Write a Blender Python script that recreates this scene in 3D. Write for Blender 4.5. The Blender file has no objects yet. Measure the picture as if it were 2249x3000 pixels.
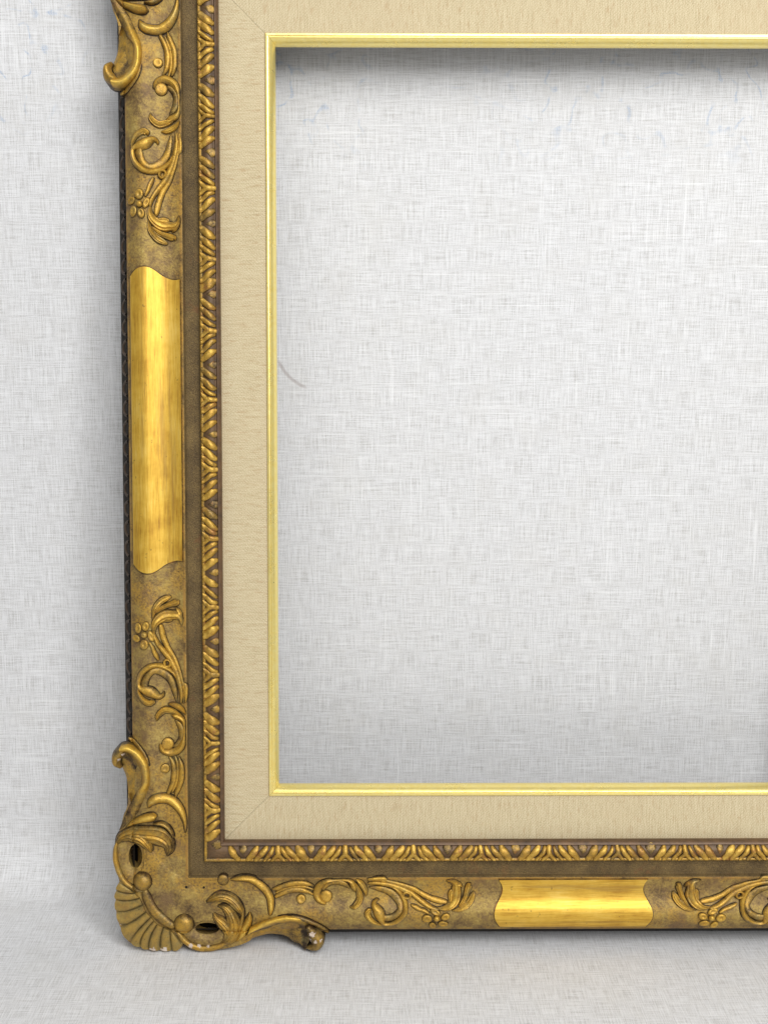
import bpy, math, random
import numpy as np

rng = np.random.default_rng(7)
random.seed(7)
scene = bpy.context.scene
col = scene.collection

# ------------------------------------------------------------------ placement of the leaning frame
# frame coordinates in mm: u to the right, v up along the frame, w out of its face; centre of the frame = 0
U, V = 365.66, 424.37            # half width and half height over the outer edge of the face
BASE_V = 440.6                   # the corner ornaments stand this far below the centre
LEAN = math.radians(6.0)
FLOOR_DROP = -0.0007


def frame_to_world(u, v, w):
    y = (v + BASE_V) / 1000.0
    z = w / 1000.0
    return (u / 1000.0, math.sin(LEAN) * y - math.cos(LEAN) * z, math.cos(LEAN) * y + math.sin(LEAN) * z + FLOOR_DROP)


# ------------------------------------------------------------------ camera
def rot3(a, b, c):
    rx = np.array([[1, 0, 0], [0, math.cos(a), -math.sin(a)], [0, math.sin(a), math.cos(a)]])
    ry = np.array([[math.cos(b), 0, math.sin(b)], [0, 1, 0], [-math.sin(b), 0, math.cos(b)]])
    rz = np.array([[math.cos(c), -math.sin(c), 0], [math.sin(c), math.cos(c), 0], [0, 0, 1]])
    return rz @ ry @ rx


from mathutils import Matrix
cam_data = bpy.data.cameras.new('camera')
cam = bpy.data.objects.new('camera', cam_data)
col.objects.link(cam)
scene.camera = cam
rf = np.array([[1, 0, 0], [0, math.sin(LEAN), -math.cos(LEAN)], [0, math.cos(LEAN), math.sin(LEAN)]])
rc = rf @ rot3(0.0566, 0.00739, 0.00008).T
loc = frame_to_world(-164.61, -20.20, 977.52)
m = Matrix([list(rc[i]) + [loc[i]] for i in range(3)] + [[0, 0, 0, 1]])
cam.matrix_world = m
cam_data.sensor_fit = 'VERTICAL'
cam_data.sensor_height = 36.0
cam_data.lens = 3400.0 / 3000.0 * 36.0
cam_data.clip_start = 0.05
cam_data.clip_end = 50.0

# ------------------------------------------------------------------ light
world = bpy.data.worlds.new('World')
scene.world = world
world.use_nodes = True
bg = world.node_tree.nodes['Background']
bg.inputs['Color'].default_value = (0.97, 0.985, 1.0, 1)
bg.inputs['Strength'].default_value = 0.25


def area(name, loc, target, size, power, color, size_y=None):
    d = bpy.data.lights.new(name, 'AREA')
    d.shape = 'RECTANGLE'
    d.size = size
    d.size_y = size_y or size
    d.energy = power
    d.color = color
    o = bpy.data.objects.new(name, d)
    col.objects.link(o)
    from mathutils import Vector
    o.location = loc
    o.rotation_euler = (Vector(target) - Vector(loc)).to_track_quat('-Z', 'Y').to_euler()
    return o


area('lamp_above', (0.55, -1.95, 1.80), (0.0, 0.05, 0.40), 1.5, 50.0, (1.0, 0.995, 0.985), 1.5)
area('side_window', (0.95, -1.65, 1.22), (-0.1, 0.05, 0.45), 0.45, 11.0, (0.97, 0.985, 1.0), 1.3)
area('room_light', (-0.6, -1.1, 2.3), (-0.1, 0.0, 0.35), 1.4, 9.0, (0.96, 0.98, 1.0))

scene.view_settings.view_transform = 'Standard'
scene.view_settings.look = 'None'
scene.view_settings.exposure = 0.0
scene.view_settings.gamma = 1.0
scene.render.engine = 'CYCLES'

# ------------------------------------------------------------------ carved shapes in mm from the outer corner: (across, along, half width)
RAIL_MOTIF = [
    ('leaf_frond',[(18.8,262.5,0.47),(19.7,267.9,1.42),(22.0,273.0,1.95),(25.4,276.8,2.22),(29.1,279.1,2.02),(32.2,280.3,1.08)],2.6,{'p':0.6}),
    ('leaf_frond',[(21.9,268.6,1.01),(25.3,271.3,1.52),(29.1,273.2,1.75),(33.1,274.6,1.95),(36.8,275.7,2.22),(39.2,276.4,1.62),(39.9,277.8,0.47)],2.7,{'p':0.6}),
    ('leaf_frond',[(20.4,251.3,0.74),(20.3,256.0,1.62),(22.0,260.5,2.63),(25.6,264.2,3.54),(30.3,266.2,3.71),(35.1,266.4,3.1),(39.1,266.2,2.63),(41.6,263.8,1.89),(42.4,260.1,1.01),(42.5,258.1,0.27)],3.3,{'p':0.6,'x0':-0.2}),
    ('leaf_frond',[(38.0,271.3,0.67),(39.6,269.3,1.48),(40.5,266.6,1.89)],2.2,{'p':0.6}),
    ('leaf_frond',[(25.9,261.8,1.52),(30.0,262.2,2.36),(33.3,262.5,2.02),(35.7,263.9,0.54)],2.3,{'p':0.7}),
    ('stem',[(20.2,250.4,0.88),(21.3,246.3,1.22),(23.2,242.3,1.42),(25.8,238.2,1.55),(26.5,237.1,1.62),(29.2,233.6,1.69),(32.2,229.5,1.76),(34.8,224.4,1.86),(37.0,218.9,1.9),(39.1,212.8,1.76),(40.6,206.3,1.56),(41.5,199.7,1.29),(41.1,193.6,0.75)],2.3,{}),
    ('stem',[(25.3,257.2,1.35),(26.0,252.8,1.76),(27.6,246.7,1.76),(30.2,240.2,1.62),(32.7,236.0,1.56),(35.6,230.9,1.56),(38.0,225.1,1.42),(40.3,218.2,1.29),(42.0,211.7,1.08),(43.4,206.6,0.88),(43.7,200.4,0.75),(43.0,193.6,0.47)],1.5,{}),
    ('stem',[(16.7,242.9,0.81),(18.6,239.5,1.15),(19.9,235.7,1.28),(21.3,232.4,1.35),(22.9,229.0,0.81)],1.5,{}),
    ('scroll_curl',[(38.2,212.3,0.88),(36.3,216.1,1.35),(33.2,219.1,1.56),(30.2,221.2,1.69),(26.2,223.4,1.76),(21.5,224.4,1.69),(16.7,223.6,1.76),(12.3,220.7,1.82),(8.9,216.6,1.76),(7.1,211.6,1.62),(7.1,207.5,1.49),(8.7,205.5,1.76),(12.5,204.1,2.84),(16.8,202.6,3.52),(20.5,200.2,2.64),(23.2,198.4,1.96),(25.6,199.0,1.42),(27.0,201.0,0.81),(26.8,202.5,0.27)],2.7,{'p':0.55}),
    ('leaf_frond',[(5.9,206.5,0.41),(6.8,202.4,1.15),(9.2,197.9,1.62),(12.7,194.7,1.96),(16.4,193.3,2.1),(19.1,194.7,1.69),(19.5,195.9,0.54)],2.5,{'p':0.55}),
    ('scroll_gutter',[(37.2,194.1,0.41),(36.3,201.0,1.56),(34.7,207.8,2.03),(31.7,213.5,2.37),(27.8,217.4,2.43),(23.4,219.8,2.16),(19.4,219.7,1.96),(15.6,216.9,1.96),(13.4,213.2,2.1),(12.2,209.2,2.43),(13.2,206.5,1.69)],1.5,{'p':0.45}),
    ('knot',[(28.2,224.6,0.88),(27.9,227.0,0.88),(29.6,228.5,0.95),(32.0,227.7,0.95),(32.8,224.9,0.95),(31.3,222.9,1.01),(28.9,223.2,0.88),(28.1,225.3,0.68)],2.4,{}),
    ('stem',[(42.2,205.4,1.02),(43.5,208.2,1.15),(45.0,206.5,1.15),(44.9,200.6,1.15),(44.5,193.8,0.68)],1.2,{}),
    ('leaf_frond',[(30.4,191.6,0.74),(34.0,191.1,1.56),(38.0,189.4,1.83),(41.6,186.7,1.63),(44.1,183.8,0.54)],2.5,{'p':0.55}),
    ('leaf_frond',[(21.7,178.4,0.34),(22.2,181.8,1.63),(24.8,185.0,2.17),(28.3,186.8,2.3),(32.2,186.2,2.17),(36.3,184.7,1.69),(39.7,182.5,1.36),(42.3,180.0,1.02)],2.9,{'p':0.6}),
    ('scroll_curl',[(33.9,182.5,0.88),(36.9,181.8,2.1),(40.3,180.4,2.1),(42.8,178.0,1.49),(43.7,173.9,0.95),(43.7,169.1,0.95),(43.5,164.2,1.15),(42.7,159.8,1.83),(40.6,155.6,2.38),(37.3,152.7,2.65),(33.2,151.0,2.65),(29.2,151.5,2.17),(26.1,153.9,1.76),(24.6,157.4,1.15)],2.8,{'p':0.55}),
    ('scroll_gutter',[(36.9,178.0,0.81),(39.9,174.2,1.76),(41.6,169.1,1.9),(41.2,163.6,1.7),(38.9,159.4,1.63),(36.0,156.7,1.36)],1.5,{}),
    ('ball',[(29.9,158.6,5.6)],2.6,{}),
    ('curl_bead',[(27.6,138.1,4.25)],2.4,{}),
    ('stem',[(31.5,147.3,0.85),(33.6,143.9,1.27),(34.9,138.7,1.7),(35.1,133.1,1.87),(34.3,127.9,1.78),(32.5,122.7,1.62),(29.9,117.8,1.28)],2.0,{}),
    ('stem',[(38.7,147.8,0.68),(40.5,142.1,1.61),(41.0,135.7,1.87),(40.3,129.2,1.87),(38.5,123.2,1.7),(36.5,118.4,1.45),(35.7,114.5,0.6)],2.0,{}),
    ('stem',[(35.8,147.8,0.68),(37.6,142.2,1.02),(38.0,135.7,1.1),(37.5,129.2,1.1),(35.7,123.2,1.11),(33.4,118.0,0.77)],1.2,{}),
]
FLOWER = [
    ('petal',[(7.1,255.0,3.54)],0.68,8),
    ('petal',[(13.4,256.6,3.2)],0.75,-20),
    ('petal',[(17.4,248.9,3.71)],0.55,25),
    ('petal',[(12.0,242.4,3.38)],0.85,5),
    ('petal',[(5.4,246.9,2.97)],0.8,60),
    ('flower_centre',[(12.3,249.9,2.29)],1,0),
]
CORNER = [
    ('leaf_ridge',[(-2.0,163.1,1.1),(2.4,159.6,1.7),(6.6,156.0,1.53),(10.4,151.7,1.36),(13.1,146.5,1.19),(14.7,141.3,0.51)],1.5,{}),
    ('volute',[(-4.1,152.7,1.69),(-7.4,152.7,3.55),(-10.8,150.5,4.23),(-12.6,146.7,3.56),(-12.2,142.8,2.96),(-9.9,140.0,1.69)],9.0,{'p':0.5}),
    ('crescent',[(13.6,105.7,0.59),(15.6,110.0,2.8),(19.5,112.6,3.65),(24.6,113.2,3.74),(29.6,112.6,3.74),(34.7,109.5,3.65),(38.5,105.2,3.23),(41.4,100.0,2.55),(43.2,93.9,1.7),(43.7,88.1,1.02),(43.5,84.2,0.26)],4.2,{'p':0.55}),
    ('drop_leaf',[(-5.9,88.0,0.59),(-0.3,92.1,1.87),(5.2,94.7,2.63),(10.3,96.4,3.31),(15.4,97.5,3.65),(18.8,98.3,2.55),(20.3,98.3,0.68)],5.5,{'p':0.6}),
    ('acanthus_leaf',[(-13.9,73.7,1.02),(-10.3,78.9,3.57),(-5.6,81.7,5.01),(-0.0,83.0,5.94),(5.9,82.8,6.45),(12.3,82.3,6.79),(18.6,81.7,7.13),(24.1,79.7,7.01),(28.4,76.2,5.74),(30.2,71.9,4.25),(29.5,67.6,2.64),(28.3,64.3,0.43)],5.0,{'p':0.6,'x0':0.25}),
    ('acanthus_leaf',[(-0.9,81.5,5.09),(5.0,80.2,5.52),(9.3,77.2,4.59),(12.6,73.0,3.57),(14.7,68.9,1.87),(15.2,67.0,0.34)],4.6,{'p':0.6}),
    ('leaf_ridge',[(17.7,91.9,0.68),(23.2,92.1,1.61),(27.9,90.0,1.7),(31.5,86.1,1.53),(33.8,81.1,0.94)],4.2,{}),
    ('scroll_rim',[(-13.3,75.6,0.85),(-14.7,70.9,1.53),(-15.0,65.7,1.96),(-14.7,60.0,2.13),(-13.1,53.7,2.22),(-11.9,50.2,2.22),(-9.8,46.1,2.13),(-6.5,41.7,2.05),(-1.8,38.0,1.96),(3.3,35.7,1.71),(8.4,34.5,1.02)],3.2,{}),
    ('ball',[(7.8,42.7,8.32)],7,{}),
    ('ball',[(41.8,6.6,8.76)],7,{}),
    ('shell_band',[(9.5,34.9,2.56),(10.7,30.6,3.5),(13.2,24.5,3.68),(16.5,18.3,3.76),(21.2,13.1,3.76),(26.3,8.7,3.59),(31.4,5.2,2.82)],3.0,{}),
    ('scroll_rim',[(34.9,1.3,1.23),(38.0,-2.9,1.95),(42.0,-8.2,2.26),(47.9,-12.4,2.47),(54.8,-14.8,2.57),(62.0,-14.8,2.36),(68.2,-13.8,2.16),(74.9,-11.0,1.85),(81.1,-7.5,1.23)],3.2,{}),
    ('acanthus_leaf',[(60.5,25.2,0.41),(65.1,27.6,2.36),(71.7,29.9,4.2),(77.9,29.1,4.3),(83.0,25.9,4.3),(87.3,21.0,3.69),(90.3,15.7,2.05),(90.6,11.5,0.72)],4.5,{'p':0.6}),
    ('acanthus_leaf',[(70.3,21.7,0.61),(75.6,20.9,2.97),(79.7,16.9,3.99),(82.2,11.2,5.02),(83.2,5.1,6.25),(82.1,-1.1,6.56),(79.0,-6.4,5.13),(74.6,-10.3,2.26)],5.0,{'p':0.6}),
    ('acanthus_leaf',[(67.0,14.7,1.13),(69.0,11.6,2.77),(73.4,7.4,4.31),(77.7,2.1,4.62),(79.2,-2.6,3.08)],4.2,{'p':0.6}),
    ('leaf_ridge',[(91.3,19.0,0.72),(90.2,10.6,1.54),(88.5,3.0,1.75),(85.5,-3.3,1.75),(80.6,-8.6,1.13)],3.4,{}),
    ('drop_leaf',[(96.7,16.2,0.62),(96.0,11.5,2.56),(93.9,5.7,3.18),(91.6,0.5,3.18),(88.9,-4.2,2.26),(85.3,-8.4,0.82)],4.4,{'p':0.6}),
    ('crescent',[(80.6,44.4,0.41),(85.9,45.0,1.74),(92.6,45.3,2.36),(99.3,43.7,2.77),(105.4,39.5,2.98),(110.5,34.3,2.98),(113.7,28.0,2.77),(114.3,21.7,2.47),(113.7,15.9,1.34)],3.2,{'p':0.55}),
    ('bead',[(74.5,43.7,4.88)],1.6,{}),
    ('leaf_ridge',[(120.9,13.2,1.03),(131.2,13.7,1.85),(141.5,11.6,1.95),(150.2,7.4,1.95),(157.9,2.1,1.75),(161.5,-1.3,0.82)],2.6,{}),
    ('volute',[(145.7,3.5,3.08),(150.0,-1.8,4.93),(152.6,-6.5,5.65),(152.3,-11.2,4.32),(148.2,-13.6,2.78),(143.8,-14.1,1.03)],8.0,{'p':0.5}),
]
CORNER_LOFTS = [
    ('scroll_leaf',[([(-11.0,140.7),(-8.1,135.1),(-6.0,129.4),(-5.0,122.9),(-4.6,116.4),(-4.8,107.7),(-6.5,101.6),(-7.9,98.6),(-9.6,90.8),(-11.4,86.0)],24.0),([(-9.1,143.0),(-5.3,137.8),(-2.0,132.6),(0.1,127.4),(0.9,121.3),(0.4,114.8),(-1.8,107.4),(-3.1,105.8),(-7.1,94.9),(-10.5,86.6)],27.6),([(-7.1,149.2),(-3.7,149.2),(0.5,145.8),(4.7,140.6),(6.7,135.0),(7.1,128.6),(6.4,122.1),(2.7,116.6),(-1.2,104.1),(-8.6,89.0)],30.0),([(-8.4,154.9),(-2.9,155.5),(2.5,152.9),(7.3,148.4),(10.8,142.4),(12.2,135.6),(11.5,127.9),(7.6,119.8),(1.5,105.7),(-7.3,90.6)],38.5),([(-8.4,157.3),(-2.1,158.6),(4.6,155.2),(10.1,150.0),(13.8,143.1),(14.7,135.0),(14.0,126.0),(9.7,117.5),(3.2,104.2),(-7.4,89.8)],36.5),([(-8.0,159.2),(-1.6,159.4),(5.1,155.5),(10.6,149.9),(14.5,142.3),(16.0,132.8),(15.1,122.9),(12.3,113.1),(4.5,101.0),(-8.4,87.6)],28.0)]),
    ('scroll_leaf',[([(87.6,-14.1),(96.9,-9.5),(109.9,-5.6),(118.7,-5.7),(125.9,-7.4),(132.2,-11.5),(138.4,-12.2),(142.5,-16.8)],22.0),([(90.0,-9.5),(98.8,-5.3),(109.7,-1.9),(119.0,-1.1),(127.2,-2.2),(133.9,-5.4),(139.6,-9.1),(143.2,-14.4)],26.0),([(92.7,-4.1),(101.4,0.0),(110.2,2.6),(119.4,5.0),(128.7,5.7),(136.9,3.9),(143.6,-1.1),(145.6,-9.0)],29.0),([(95.2,0.2),(103.9,4.9),(112.1,9.0),(120.3,11.7),(129.0,12.9),(138.2,11.1),(145.9,6.3),(150.4,-2.6)],37.0),([(96.6,3.4),(105.4,8.6),(113.1,11.8),(120.7,14.1),(128.9,15.1),(139.2,13.3),(148.4,8.5),(155.0,0.1)],35.0),([(97.1,4.7),(105.4,8.7),(113.1,11.4),(120.8,13.6),(128.6,14.6),(139.4,13.0),(150.7,8.5),(160.4,-0.5)],28.0)]),
]
SHELL_GROOVES = [
    [(-11.6,41.6),(-7.4,39.2),(-3.1,36.6)],
    [(-14.5,34.3),(-7.4,32.9),(1.1,32.8)],
    [(-15.0,26.7),(-5.4,26.3),(5.3,28.9)],
    [(-14.5,16.7),(-5.5,17.6),(7.8,23.2)],
    [(-11.4,4.8),(-2.6,7.7),(10.3,17.1)],
    [(-3.7,-9.2),(3.3,0.9),(14.6,12.7)],
    [(4.9,-13.6),(7.1,-3.5),(16.7,9.2)],
    [(11.7,-15.5),(13.5,-4.9),(19.6,6.5)],
    [(21.3,-16.2),(22.1,-5.3),(24.8,3.9)],
    [(31.0,-16.6),(30.3,-6.2),(30.3,1.2)],
    [(40.0,-12.6),(36.7,-6.7),(33.3,-1.4)],
]
SHELL_EDGE = [
    (-14.2,37.9),
    (-16.0,30.2),
    (-15.9,21.5),
    (-14.1,11.0),
    (-9.2,-3.1),
    (0.6,-12.5),
    (8.3,-15.2),
    (16.8,-16.4),
    (26.3,-16.8),
    (35.7,-16.3),
]
PLATE_OUTLINE = [
    (-3.8,117.6),
    (-3.9,108.9),
    (-5.6,102.8),
    (-8.8,92.1),
    (-11.5,83.8),
    (-15.1,72.9),
    (-16.5,64.2),
    (-15.7,56.4),
    (-14.1,50.0),
    (-12.4,44.3),
    (-12.0,40.8),
    (-14.3,33.4),
    (-15.2,28.1),
    (-15.3,20.3),
    (-14.1,11.5),
    (-12.9,6.6),
    (-10.4,0.5),
    (-7.5,-5.7),
    (-2.8,-10.5),
    (3.2,-12.7),
    (11.3,-15.9),
    (21.6,-16.3),
    (31.1,-16.6),
    (38.8,-13.3),
    (41.4,-11.0),
    (47.3,-15.5),
    (54.2,-17.9),
    (61.4,-17.9),
    (68.7,-16.9),
    (88.0,-12.3),
    (97.3,-7.7),
]
PIERCINGS = [
    [(1.3,62.9,5.77),(1.3,62.9,10.05)],
    [(60.5,1.1,10.05),(60.5,1.1,5.15)],
]
CHIPS = [
    (148.9,0.0,2.3),
    (146.8,-5.7,1.33),
    (151.5,-6.5,1.13),
    (155.8,-5.7,0.82),
    (47.3,-12.0,1.74),
    (54.2,-12.1,1.33),
    (61.7,-12.6,0.92),
    (34.1,-2.3,1.81),
    (-12.9,5.4,1.72),
    (15.2,-16.3,2.58),
    (25.1,-16.8,3.01),
    (-5.9,151.0,1.26),
    (-9.6,147.0,1.09),
]
NAIL_HOLES = [
    (43.8,37.6,1.13),
    (58.4,37.3,0.92),
]

# ------------------------------------------------------------------ node helpers
class NT:
    def __init__(self, name):
        self.mat = bpy.data.materials.new(name)
        self.mat.use_nodes = True
        self.t = self.mat.node_tree
        self.b = self.t.nodes['Principled BSDF']

    def n(self, kind, **kw):
        o = self.t.nodes.new(kind)
        for k, v in kw.items():
            setattr(o, k, v)
        return o

    def link(self, a, b):
        self.t.links.new(a, b)

    def put(self, sock, v):
        if hasattr(v, 'is_linked') or isinstance(v, bpy.types.NodeSocket):
            self.link(v, sock)
        else:
            sock.default_value = v

    def math(self, op, a, b=0.0, c=None, clamp=False):
        o = self.n('ShaderNodeMath', operation=op, use_clamp=clamp)
        self.put(o.inputs[0], a)
        self.put(o.inputs[1], b)
        if c is not None:
            self.put(o.inputs[2], c)
        return o.outputs[0]

    def coord(self, which='Object', scale=(1, 1, 1), loc=(0, 0, 0), rot=(0, 0, 0)):
        tc = self.n('ShaderNodeTexCoord')
        mp = self.n('ShaderNodeMapping')
        mp.inputs['Scale'].default_value = scale
        mp.inputs['Location'].default_value = loc
        mp.inputs['Rotation'].default_value = rot
        self.link(tc.outputs[which], mp.inputs['Vector'])
        return mp.outputs[0]

    def noise(self, vec, scale, detail=3.0, rough=0.55, dist=0.0):
        o = self.n('ShaderNodeTexNoise')
        self.link(vec, o.inputs['Vector'])
        o.inputs['Scale'].default_value = scale
        o.inputs['Detail'].default_value = detail
        o.inputs['Roughness'].default_value = rough
        o.inputs['Distortion'].default_value = dist
        return o.outputs['Fac']

    def ramp(self, fac, stops, interp='LINEAR'):
        o = self.n('ShaderNodeValToRGB')
        cr = o.color_ramp
        cr.interpolation = interp
        while len(cr.elements) < len(stops):
            cr.elements.new(0.5)
        for e, (pos, c) in zip(cr.elements, stops):
            e.position = min(pos, 1.0)
            e.color = tuple(c) + (1,) if len(c) == 3 else c
        self.put(o.inputs['Fac'], fac)
        return o.outputs['Color']

    def step(self, fac, lo, hi):
        o = self.n('ShaderNodeMapRange', interpolation_type='SMOOTHSTEP')
        self.put(o.inputs['Value'], fac)
        o.inputs['From Min'].default_value = lo
        o.inputs['From Max'].default_value = hi
        return o.outputs['Result']

    def mix(self, fac, a, b, mode='MIX'):
        o = self.n('ShaderNodeMix', data_type='RGBA', blend_type=mode)
        self.put(o.inputs['Factor'], fac)
        for s, v in ((o.inputs['A'], a), (o.inputs['B'], b)):
            if isinstance(v, tuple):
                s2 = [x for x in o.inputs if x.type == 'RGBA' and x.name == s.name][0]
                s2.default_value = v + (1,) if len(v) == 3 else v
            else:
                s2 = [x for x in o.inputs if x.type == 'RGBA' and x.name == s.name][0]
                self.link(v, s2)
        return [x for x in o.outputs if x.type == 'RGBA'][0]

    def bump(self, height, strength, dist):
        o = self.n('ShaderNodeBump')
        o.inputs['Strength'].default_value = strength
        o.inputs['Distance'].default_value = dist
        self.link(height, o.inputs['Height'])
        self.link(o.outputs['Normal'], self.b.inputs['Normal'])

    def out(self, color, rough=0.5, metal=0.0):
        self.put(self.b.inputs['Base Color'], color if not isinstance(color, tuple) else color + (1,))
        self.put(self.b.inputs['Roughness'], rough)
        self.put(self.b.inputs['Metallic'], metal)
        return self.mat


def mat_relief(name, bright=1.0, brown=.4, green=.5, tint=(0.22, 0.105, 0.045)):
    """bronze powder over gesso, toned with umber, gold rubbed through on the crests"""
    k = NT(name)
    v = k.coord()
    at = k.n('ShaderNodeAttribute', attribute_name='rub')
    rub = at.outputs['Fac']
    big = k.noise(v, 28, 3, .6)
    mid = k.noise(v, 160, 4, .65)
    fine = k.noise(v, 900, 3, .7)
    f = k.math('ADD', rub, k.math('MULTIPLY', k.math('SUBTRACT', mid, .5), .95))
    f = k.math('ADD', f, k.math('MULTIPLY', k.math('SUBTRACT', big, .5), .75))
    f = k.math('ADD', f, k.math('MULTIPLY', k.math('SUBTRACT', fine, .5), .7))
    g = bright
    c = k.ramp(f, [(0.02, (0.030, 0.019, 0.010)), (0.22, (0.11, 0.068, 0.026)), (0.42, (0.28 * g, 0.175 * g, 0.042)),
                   (0.70, (0.49 * g, 0.275 * g, 0.036)), (1.05, (0.68 * g, 0.43 * g, 0.07))])
    olive = k.step(k.noise(k.coord(loc=(3, 1, 2)), 70, 4, .65), .52, .72)
    c = k.mix(k.math('ADD', max(green - .5, 0.0), k.math('MULTIPLY', olive, min(green, 1 - green + .15)), clamp=True), c, (0.34, 0.27, 0.10))
    red = k.step(k.noise(k.coord(loc=(7, 4, 2)), 90, 4, .65), .54, .70)
    c = k.mix(k.math('MULTIPLY', red, brown), c, tint)
    speck = k.step(k.noise(k.coord(loc=(2, 2, 9)), 520, 3, .6), .62, .72)
    c = k.mix(k.math('MULTIPLY', speck, .65), c, (0.055, 0.032, 0.016))
    k.bump(k.math('ADD', k.math('MULTIPLY', mid, 1.0), k.math('MULTIPLY', fine, .3)), .6, .0010)
    rough = k.math('ADD', .27, k.math('MULTIPLY', mid, .34))
    return k.out(c, rough, .5)


def mat_ground(name):
    """mottled olive bronze ground of the rails"""
    k = NT(name)
    v = k.coord()
    big = k.noise(v, 16, 4, .6)
    mid = k.noise(k.coord(loc=(2, 5, 1)), 75, 5, .7)
    fine = k.noise(v, 520, 4, .75)
    f = k.math('ADD', k.math('MULTIPLY', mid, .62), k.math('MULTIPLY', fine, .38))
    c = k.ramp(f, [(0.34, (0.085, 0.050, 0.022)), (0.43, (0.19, 0.118, 0.042)), (0.50, (0.29, 0.19, 0.058)),
                   (0.57, (0.39, 0.265, 0.07)), (0.68, (0.51, 0.385, 0.125))])
    gold = k.step(k.noise(k.coord(loc=(9, 2, 4)), 22, 5, .72), .46, .62)
    gold = k.math('MULTIPLY', gold, k.step(fine, .32, .6))
    c = k.mix(k.math('MULTIPLY', gold, .8), c, (0.50, 0.285, 0.04))
    mauve = k.step(k.noise(k.coord(loc=(1, 8, 3)), 40, 5, .7), .52, .66)
    c = k.mix(k.math('MULTIPLY', mauve, .65), c, (0.185, 0.108, 0.052))
    at = k.n('ShaderNodeAttribute', attribute_name='rub')
    c = k.mix(k.math('MULTIPLY', at.outputs['Fac'], k.step(mid, .35, .6)), c, (0.46, 0.24, 0.05))
    pit = k.step(k.noise(v, 380, 2, .5), .70, .76)
    c = k.mix(k.math('MULTIPLY', pit, .35), c, (0.05, 0.035, 0.02))
    k.bump(k.math('ADD', k.math('MULTIPLY', mid, 1.0), k.math('MULTIPLY', fine, .5)), .75, .0013)
    return k.out(c, k.math('ADD', .40, k.math('MULTIPLY', fine, .25)), .42)


def mat_panel(name, along):
    """burnished gold panel with streaks running along the rail"""
    k = NT(name)
    sc = (1, .05, 1) if along == 'v' else (.05, 1, 1)
    st = k.noise(k.coord(scale=sc), 900, 4, .7)
    st2 = k.noise(k.coord(scale=sc, loc=(3, 3, 3)), 110, 3, .6)
    blotch = k.noise(k.coord(), 38, 4, .65)
    f = k.math('ADD', k.math('MULTIPLY', st, .45), k.math('ADD', k.math('MULTIPLY', st2, .18), k.math('MULTIPLY', blotch, .37)))
    c = k.ramp(f, [(0.34, (0.38, 0.18, 0.022)), (0.43, (0.60, 0.335, 0.038)), (0.52, (0.74, 0.455, 0.060)), (0.64, (0.84, 0.58, 0.13))])
    speck = k.step(k.noise(k.coord(scale=(1, .6, 1)), 300, 3, .6), .66, .73)
    c = k.mix(k.math('MULTIPLY', speck, .6), c, (0.16, 0.09, 0.03))
    wear = k.step(k.noise(k.coord(loc=(5, 5, 1), scale=sc), 70, 5, .75), .54, .68)
    c = k.mix(k.math('MULTIPLY', wear, .6), c, (0.33, 0.18, 0.04))
    k.bump(k.math('ADD', st, k.math('MULTIPLY', blotch, .5)), .12, .0005)
    return k.out(c, k.math('ADD', .33, k.math('MULTIPLY', blotch, .2)), .55)


def mat_plain(name, base, vary, rough, metal, scale=120, bump=.3, bd=.0006):
    k = NT(name)
    v = k.coord()
    a = k.noise(v, scale, 4, .7)
    b = k.noise(k.coord(loc=(4, 4, 4)), scale * .2, 3, .6)
    f = k.math('ADD', k.math('MULTIPLY', a, .6), k.math('MULTIPLY', b, .4))
    c = k.ramp(f, [(0.32, vary), (0.62, base)])
    k.bump(a, bump, bd)
    if rough > .55:
        k.b.inputs['Specular IOR Level'].default_value = .15
    return k.out(c, rough, metal)


def mat_channel(name):
    k = NT(name)
    v = k.coord()
    sand = k.noise(v, 1300, 2, .6)
    mid = k.noise(v, 45, 4, .65)
    c = k.ramp(k.math('ADD', k.math('MULTIPLY', sand, .55), k.math('MULTIPLY', mid, .45)),
               [(0.34, (0.058, 0.035, 0.014)), (0.5, (0.14, 0.09, 0.032)), (0.66, (0.25, 0.165, 0.055))])
    rust = k.step(k.noise(k.coord(loc=(2, 7, 1)), 40, 4, .7), .58, .72)
    c = k.mix(k.math('MULTIPLY', rust, .7), c, (0.20, 0.09, 0.030))
    k.bump(sand, .9, .0010)
    return k.out(c, .62, .25)


def mat_linen(name, streak_axis):
    k = NT(name)
    uv = 'UV'
    fine = k.noise(k.coord(uv), 1500, 2, .6)
    thread = k.noise(k.coord(uv, scale=(.06, 1, 1)), 900, 3, .6)
    slub = k.noise(k.coord(uv, scale=(.22, 1, 1)), 420, 4, .75)
    twill = k.n('ShaderNodeTexWave', wave_type='BANDS', bands_direction='DIAGONAL')
    k.link(k.coord(uv), twill.inputs['Vector'])
    twill.inputs['Scale'].default_value = 240
    twill.inputs['Distortion'].default_value = 2.5
    twill.inputs['Detail'].default_value = 2
    f = k.math('ADD', k.math('MULTIPLY', fine, .6), k.math('ADD', k.math('MULTIPLY', thread, .24), k.math('MULTIPLY', twill.outputs['Fac'], .04)))
    c = k.ramp(f, [(0.30, (0.335, 0.25, 0.132)), (0.42, (0.54, 0.445, 0.268)), (0.56, (0.69, 0.60, 0.405))])
    c = k.mix(k.math('MULTIPLY', k.math('MULTIPLY', k.step(slub, .53, .66), k.step(fine, .33, .56)), .62), c, (0.40, 0.25, 0.12))
    cloud = k.noise(k.coord(uv), 9, 3, .6)
    c = k.mix(k.math('MULTIPLY', k.step(cloud, .4, .75), .28), c, (0.55, 0.43, 0.26))
    k.bump(fine, .3, .0005)
    return k.out(c, .85, 0)


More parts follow.
